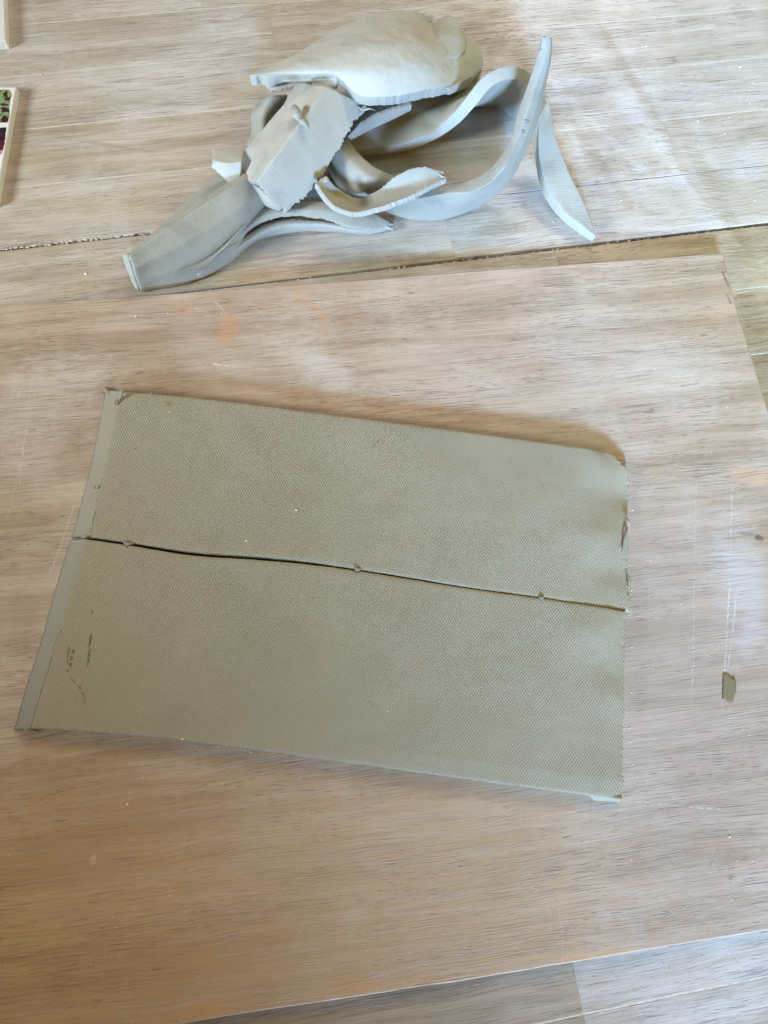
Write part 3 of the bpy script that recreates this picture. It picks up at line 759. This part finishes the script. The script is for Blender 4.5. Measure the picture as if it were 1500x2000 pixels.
# leaf at the right
s = scrap('leaf shaped pointed strip at the far right, under the tall tip', 1100, 350)
sheet('pointed_strip', [[(1056, 225, 40), (1052, 262, 34), (1056, 322, 24), (1072, 372, 17), (1103, 412, 12), (1135, 438, 10), (1163, 461, 8)],
                 [(1073, 190, 42), (1083, 262, 34), (1098, 305, 26), (1115, 345, 20), (1133, 380, 15), (1149, 415, 11), (1164, 459, 8)]], 11, 130, 12, (0, 0, .3, .3), .4, .35, parent=s, seed=17, tz=.35)

# dark rolled strip in the middle
s = scrap('dark rolled strip tucked under the pleated strip in the middle of the heap', 690, 340)
sheet('rolled_sheet', [[(676, 264, 22), (700, 298, 27), (735, 328, 28), (768, 343, 24)],
                       [(660, 290, 29), (684, 320, 30), (718, 348, 29), (756, 360, 22)],
                       [(642, 315, 17), (664, 354, 15), (698, 374, 14), (742, 374, 12)],
                       [(640, 330, 2), (660, 372, 1), (694, 390, 1), (738, 386, 2)]], 6, 60, 26, (0, .5, .3, .3), .5, .6, parent=s, seed=18)

# trough shaped leaf
s = scrap('thin trough shaped sliver with a torn tip resting on the looping strip', 740, 390)
sheet('curved_sliver', [[(640, 352, 40), (665, 372, 28), (697, 386, 20), (735, 374, 30), (775, 344, 43), (830, 327, 48), (862, 337, 45)],
                        [(628, 354, 40), (658, 388, 27), (695, 404, 22), (735, 395, 28), (780, 368, 37), (835, 348, 44), (868, 343, 43)],
                        [(618, 357, 42), (655, 400, 38), (690, 413, 36), (735, 405, 39), (780, 390, 42), (830, 368, 45), (873, 347, 44)]], 3.8, 150, 18, (.4, 2.4, .9, 1.0), .5, .3, parent=s, seed=19)
tube('burr', [(855, 338, 45), (864, 345, 44), (872, 346, 43)], [.5, 1.1, .4], dry_cut, s)

# the big loop and tall leaning strip
s = scrap('thick strip looping along the front and rising to a tall narrow tip', 930, 370)
sheet('looped_strip', [[(715, 392, 20), (790, 372, 30), (858, 360, 33), (905, 353, 34), (945, 336, 37), (973, 310, 43), (992, 280, 48), (1012, 217, 60), (1033, 157, 72), (1052, 102, 84), (1063, 74, 92)],
                       [(728, 400, 22), (803, 390, 31), (872, 379, 34), (925, 373, 35), (963, 353, 39), (986, 326, 45), (1005, 290, 50), (1026, 228, 62), (1048, 162, 74), (1065, 106, 85), (1070, 70, 92)],
                       [(738, 404, 14), (805, 406, 19), (868, 404, 20), (925, 392, 22), (970, 364, 26), (995, 336, 34), (1014, 300, 43), (1040, 235, 56), (1060, 165, 70), (1073, 110, 83), (1077, 73, 91)],
                       [(745, 412, 2), (785, 426, 2), (865, 430, 2), (930, 408, 3), (977, 380, 8), (1003, 345, 18), (1024, 305, 30), (1056, 225, 46), (1071, 150, 62), (1079, 105, 76), (1080, 77, 88)]],
      6, 190, 36, (.3, .15, .4, .4), .5, .6, parent=s, seed=20, lin=.7)
tube('burr', [(1068, 180, 50), (1072, 186, 49), (1073, 190, 48)], [.6, 1.2, .6], dry_cut, s)
tube('burr', [(1018, 239, 62.3), (1026, 240, 62), (1036, 238, 58.5)], [.15, .45, .2], dry_canvas, s)
tube('burr', [(1010, 257, 58.5), (1018, 259, 58), (1028, 258, 55)], [.15, .4, .2], dry_canvas, s)
tube('burr', [(1052, 96, 85), (1055, 98, 86), (1058, 95, 87)], [.2, .5, .2], dry_cut, s)
tube('burr', [(1066, 72, 91), (1070, 70, 91.6), (1075, 72, 91)], [.3, .8, .3], dry_cut, s)

CLAY = PALE
# pleated strip in the middle
s = scrap('wide pleated strip with serrated edges and a small curl lying on it', 580, 290)
sheet('pleated_sheet', [[(582, 160, 36), (543, 217, 36), (504, 263, 34), (477, 296, 34), (471, 347, 30)],
                        [(610, 165, 47), (573, 217, 47), (537, 263, 46), (506, 310, 44), (486, 350, 39)],
                        [(638, 170, 57), (604, 217, 58), (570, 262, 57), (536, 308, 55), (502, 353, 50)],
                        [(676, 188, 48), (638, 246, 48), (604, 292, 47), (568, 340, 44), (530, 384, 40)],
                        [(716, 206, 38), (674, 264, 38), (635, 330, 34), (600, 376, 30), (560, 413, 26)]], 4.5, 190, 50, (.4, 2.0, 1.3, 2.6), .5, .3, parent=s, seed=21, lin=.8, tooth=3.2)
sheet('torn_tab', [[(474, 294, 36), (448, 294, 36), (417, 291, 34)], [(471, 316, 43), (445, 318, 43), (416, 314, 41)], [(468, 350, 34), (447, 352, 33), (414, 324, 38)]], 4.5, 40, 26, (.3, 2.2, .8, 2.0), .7, .4, parent=s, seed=22, lin=.7)
tube('curl', [(574, 206, 56), (577, 216, 59), (581, 226, 60), (587, 235, 58)], [1.3, 3.3, 3.5, 1.8], dry_cut, s)
tube('curl', [(586, 233, 58), (593, 239, 59.5), (599, 245, 58), (604, 251, 56)], [1.5, 2.4, 1.7, .4], dry_cut, s)
sheet('curled_lip', [[(478, 355, 32), (505, 370, 35), (527, 388, 34), (548, 410, 27)], [(482, 362, 24), (498, 388, 24), (520, 404, 24), (545, 414, 23)]], 3, 50, 10, (.3, .3, .3, .9), .6, .4, mats=[dry_cut, dry_cut], parent=s, seed=23)

# torn bits between the pleated strip and the hood
s = scrap('small torn offcut with a pale cut face under the domed sheet', 735, 230)
sheet('offcut', [[(706, 236, 33), (740, 218, 34), (775, 205, 34), (800, 198, 33)], [(672, 272, 20), (705, 252, 21), (760, 226, 24), (798, 208, 27)]], 4, 60, 10, (.4, .4, .5, .5), .4, .4, mats=[dry_cut, dry_cut], parent=s, seed=24)
tube('curl', [(698, 208, 42), (708, 214, 41), (722, 212, 42), (733, 216, 38)], [.5, 1.2, .9, .3], dry_cut, s)
tube('curl', [(700, 226, 38), (704, 213, 41), (714, 206, 43)], [.3, .8, .5], dry_canvas, s)

# domed folded sheet on top
s = scrap('broad domed sheet on top of the heap, with round flaps at its right', 720, 110)
sheet('domed_sheet', [[(488, 146, 42), (540, 123, 44), (600, 91, 44), (660, 55, 42), (720, 30, 40), (770, 20, 38), (812, 21, 34), (842, 38, 29), (880, 56, 19), (912, 70, 11), (934, 87, 5)],
                      [(498, 147, 44), (560, 132, 51), (635, 108, 56), (710, 80, 59), (770, 68, 57), (822, 68, 51), (858, 84, 41), (895, 98, 25), (925, 105, 13), (943, 110, 5)],
                      [(509, 147, 45), (585, 142, 53), (655, 136, 60), (710, 134, 63), (770, 126, 63), (828, 121, 57), (866, 126, 45), (902, 134, 25), (928, 136, 12), (943, 130, 5)],
                      [(521, 148, 46), (606, 149, 50), (655, 151, 55), (702, 185, 54), (750, 188, 55), (810, 179, 53), (863, 168, 46), (893, 163, 32), (916, 157, 17), (934, 147, 5)]], 9, 230, 50, (.9, .7, .5, .9), .6, .35, parent=s, seed=25, tz=.75, tooth=6)
sheet('folded_flap', [[(838, 46, 31), (858, 35, 27), (884, 32, 21), (906, 58, 16)], [(850, 76, 42.5), (872, 70, 34), (896, 70, 25), (912, 78, 19)], [(866, 112, 43), (880, 113, 37), (898, 108, 29), (910, 97, 22)]], 3.5, 90, 30, (.4, 1.2, .6, 1.2), .4, .3, parent=s, seed=26, lin=.5, tz=.5)
sheet('rolled_flap', [[(874, 174, 41), (893, 165, 36), (912, 153, 27), (924, 148, 20)], [(877, 187, 32), (895, 178, 28), (912, 167, 20), (924, 158, 14)]], 4, 30, 10, (.4, .4, .2, .3), .4, .8, mats=[dry_cut, dry_cut], parent=s, seed=28)
sheet('torn_lip', [[(606, 151, 51), (632, 146, 52), (657, 150, 55)], [(610, 160, 44), (635, 166, 44), (656, 174, 45)]], 3, 30, 8, (.5, .5, .3, .8), .9, .3, mats=[dry_cut, dry_cut], parent=s, seed=29)
sheet('under_layer', [[(505, 150, 30), (560, 140, 30), (610, 140, 30)], [(530, 172, 34), (575, 163, 36), (606, 160, 40)]], 4, 30, 8, (.5, .5, .5, .5), .5, .3, parent=s, seed=33)
tube('curl', [(814, 22, 37), (822, 32, 36), (836, 40, 34), (846, 33, 32)], [.3, .8, .9, .4], dry_cut, s)
sheet('torn_lip', [[(822, 26, 33), (838, 21, 32), (852, 26, 30)], [(830, 40, 33), (842, 46, 32), (856, 38, 29)]], 1.5, 20, 8, (.6, .6, .6, .6), .8, .2, parent=s, seed=34)
tube('curl', [(740, 18, 40), (752, 17, 41), (764, 19, 40)], [.2, .4, .2], dry_cut, s)

# ------------------------------------------------------------------ tiles at the left edge
CLAY = CLAY_SLAB
gl = NT('white_glaze'); white = gl.done(gl.mix(gl.noise(gl.uv, 40, 3), (.74, .74, .73), (.80, .80, .80)), .25, None, .5)
bq = NT('bare_tile_body'); biscuit = bq.done(bq.mix(bq.noise(bq.uv, 160, 4), (.74, .71, .66), (.82, .79, .74)), .8, bq.bump(bq.noise(bq.uv, 700, 3), .0003))
def tile(face_px, th, label):
    top = np.array([at(*p, th) for p in face_px]); c = top[:, :2].mean(0)
    t = empty('ceramic_tile', (c[0], c[1], 0)); tag(t, label, 'tile', 'ceramic tiles at the left edge')
    o = top.copy(); k = (top[:, :2]-c); k /= np.linalg.norm(k, axis=1, keepdims=True)
    mid = top.copy(); mid[:, :2] += k*.0012; mid[:, 2] -= .0008
    bot = mid.copy(); bot[:, :2] += k*.0004; bot[:, 2] = .0004
    def body(name, A, B, m, cap):
        V = np.concatenate([A, B]); n = 4
        Fc = [[i, (i+1) % n, n+(i+1) % n, n+i] for i in range(n)]+([[n+i for i in range(n)]] if cap else [])
        link(name, V, Fc, V[:, :2], [m], None, t, False)
    body('tile_body', bot, mid, biscuit, False); body('glazed_face', mid, top, white, True)
    return t
tile([(-150, 90), (9, 78), (4, -90), (-150, -90)], 8, 'plain white ceramic tile at the upper left corner, just above the picture tile')
t2 = tile([(-190, 400), (-9, 390), (30, 171), (-150, 168)], 7, 'white ceramic tile with a green and dark red picture on it, at the left edge')
def print_mat(name, cols, sc):
    n = NT(name); v = n.noise(n.uv, sc, 3, .55, .8); c = cols[0]
    v2 = n.noise(n.map(n.uv, loc=(3, 1, 0)), sc*.8, 3, .5, 1.0)
    c = n.mix(n.rng(v, .44, .46), cols[0], cols[1]); c = n.mix(n.rng(v2, .50, .52), c, cols[2]); c = n.mix(n.rng(n.noise(n.map(n.uv, loc=(7, 2, 0)), sc*1.3, 2), .58, .6), c, cols[3])
    return n.done(c, .3, None, .5)
def printed(px, mat):
    q_ = np.array([(*p, 0) for p in px+[px[0]]], float)
    P = np.concatenate([q_[i]+(q_[i+1]-q_[i])*np.linspace(0, 1, 9)[:-1, None] for i in range(len(q_)-1)])
    P += np.array([(mn.noise(Vector((q[0]*.3, q[1]*.3, 0)))*1.5, mn.noise(Vector((q[0]*.3, q[1]*.3, 9)))*1.5, 0) for q in P])
    V = np.array([at(q[0], q[1], 7.12) for q in P]); n = len(V)
    B = V.copy(); B[:, 2] = .00695; V = np.concatenate([V, B])
    Fc = [list(range(n))]+[[i, n+i, n+(i+1) % n, (i+1) % n] for i in range(n)]
    link('print', V, Fc, V[:, :2], [mat], None, t2, False)
printed([(-120, 176), (-40, 175), (18, 175), (23, 184), (19, 200), (18, 225), (15, 239), (-40, 239), (-120, 239)], print_mat('green_print', [(.16, .25, .09), (.24, .33, .14), (.045, .018, .018), (.10, .17, .12)], 130))
printed([(-120, 250), (-40, 249), (12, 249), (11, 262), (8, 285), (3, 301), (-40, 303), (-120, 302)], print_mat('dark_print', [(.015, .015, .028), (.10, .02, .03), (.02, .02, .03), (.42, .27, .26)], 110))

# ------------------------------------------------------------------ crumbs and flakes
fl = clay_mat('thin_clay_smear', canvas=False, tint=(.60, .54, .42), wet=.5)
o = sheet('clay_flake', [[(1414, 1316, BT+.7), (1413, 1345, BT+.7), (1413, 1366, BT+.7)], [(1424, 1319, BT+.9), (1424, 1345, BT+.8), (1424, 1370, BT+.8)], [(1428, 1327, BT+1.0), (1430, 1345, BT+.9), (1430, 1370, BT+.9)], [(1436, 1327, BT+1.2), (1437, 1345, BT+1.2), (1433, 1366, BT+1.0)]],
          .6, 30, 16, (1.3, 1.5, .6, .2), .3, .15, mats=[fl, fl], seed=31, lin=.8)
tag(o, 'small flat olive flake of clay stuck on the board at the right', 'clay flake')
def specks(name, pts, mat, z, label, cat):
    V = []; Fc = []; import bmesh
    for k, (x, y, r) in enumerate(pts):
        bm = bmesh.new(); bmesh.ops.create_icosphere(bm, subdivisions=1, radius=1)
        p = at(x, y, z); b = len(V)
        for v in bm.verts:
            q = np.array(v.co)*np.array((1.2, .9, .55))*r*.001*(1+.3*mn.noise(v.co*2+Vector((k, 0, 0))))
            V.append(q+p)
        Fc += [[b+v.index for v in f.verts] for f in bm.faces]; bm.free()
    V = np.array(V); o = link(name, V, Fc, V[:, :2], [mat], None); return tag(o, label, cat, None, 'stuff')
wh = NT('white_plaster'); plaster = wh.done(wh.mix(wh.noise(wh.uv, 900, 2), (.66, .60, .44), (.78, .74, .60)), .8)
specks('plaster_specks', [(579, 996, .9), (481, 1056, .8), (331, 805, .55), (295, 768, .4), (261, 778, .45), (910, 1310, .4), (757, 1388, .45), (470, 1150, .3), (1140, 1010, .3), (206, 942, .4), (300, 1030, .3), (356, 1443, .8)], plaster, ST+.2,
       'tiny white plaster specks on the clay strips', 'specks')
rr = random.Random(4)
specks('clay_crumbs', [(rr.uniform(360, 500), 1456+rr.uniform(0, 16), rr.uniform(.3, .6)) for _ in range(16)]+[(1330, 1182+rr.uniform(-3, 3), .6), (265, 618, .9), (328, 612, .7), (385, 602, .7), (433, 613, .6), (248, 1571, .9), (625, 1640, .6), (1425, 1634, .7)]
       + [(rr.uniform(0, 1400), rr.uniform(620, 760), rr.uniform(.2, .4)) for _ in range(60)]+[(rr.uniform(0, 1450), rr.uniform(1600, 1850), rr.uniform(.2, .45)) for _ in range(60)]+[(rr.uniform(1235, 1480), rr.uniform(700, 1800), rr.uniform(.2, .45)) for _ in range(50)]+[(1232+rr.uniform(-3, 10), rr.uniform(920, 1560), rr.uniform(.25, .7)) for _ in range(22)], plaster, BT+.2,
       'tiny pale clay crumbs scattered on the plywood board', 'crumbs')
specks('table_crumbs', [(rr.uniform(1180, 1500), rr.uniform(60, 420), rr.uniform(.25, .7)) for _ in range(70)]+[(rr.uniform(60, 480), rr.uniform(20, 440), rr.uniform(.25, .5)) for _ in range(36)]+[(rr.uniform(980, 1180), rr.uniform(380, 490), rr.uniform(.25, .5)) for _ in range(14)]+[(rr.uniform(1130, 1490), rr.uniform(1860, 1990), rr.uniform(.25, .5)) for _ in range(14)]+[(80, 146, .8), (87, 180, .8), (90, 192, .7), (168, 535, 1.2), (1262, 90, .9), (1255, 91, .7), (1445, 130, 1.2)], plaster, .3,
       'tiny pale clay crumbs scattered on the work table', 'crumbs')
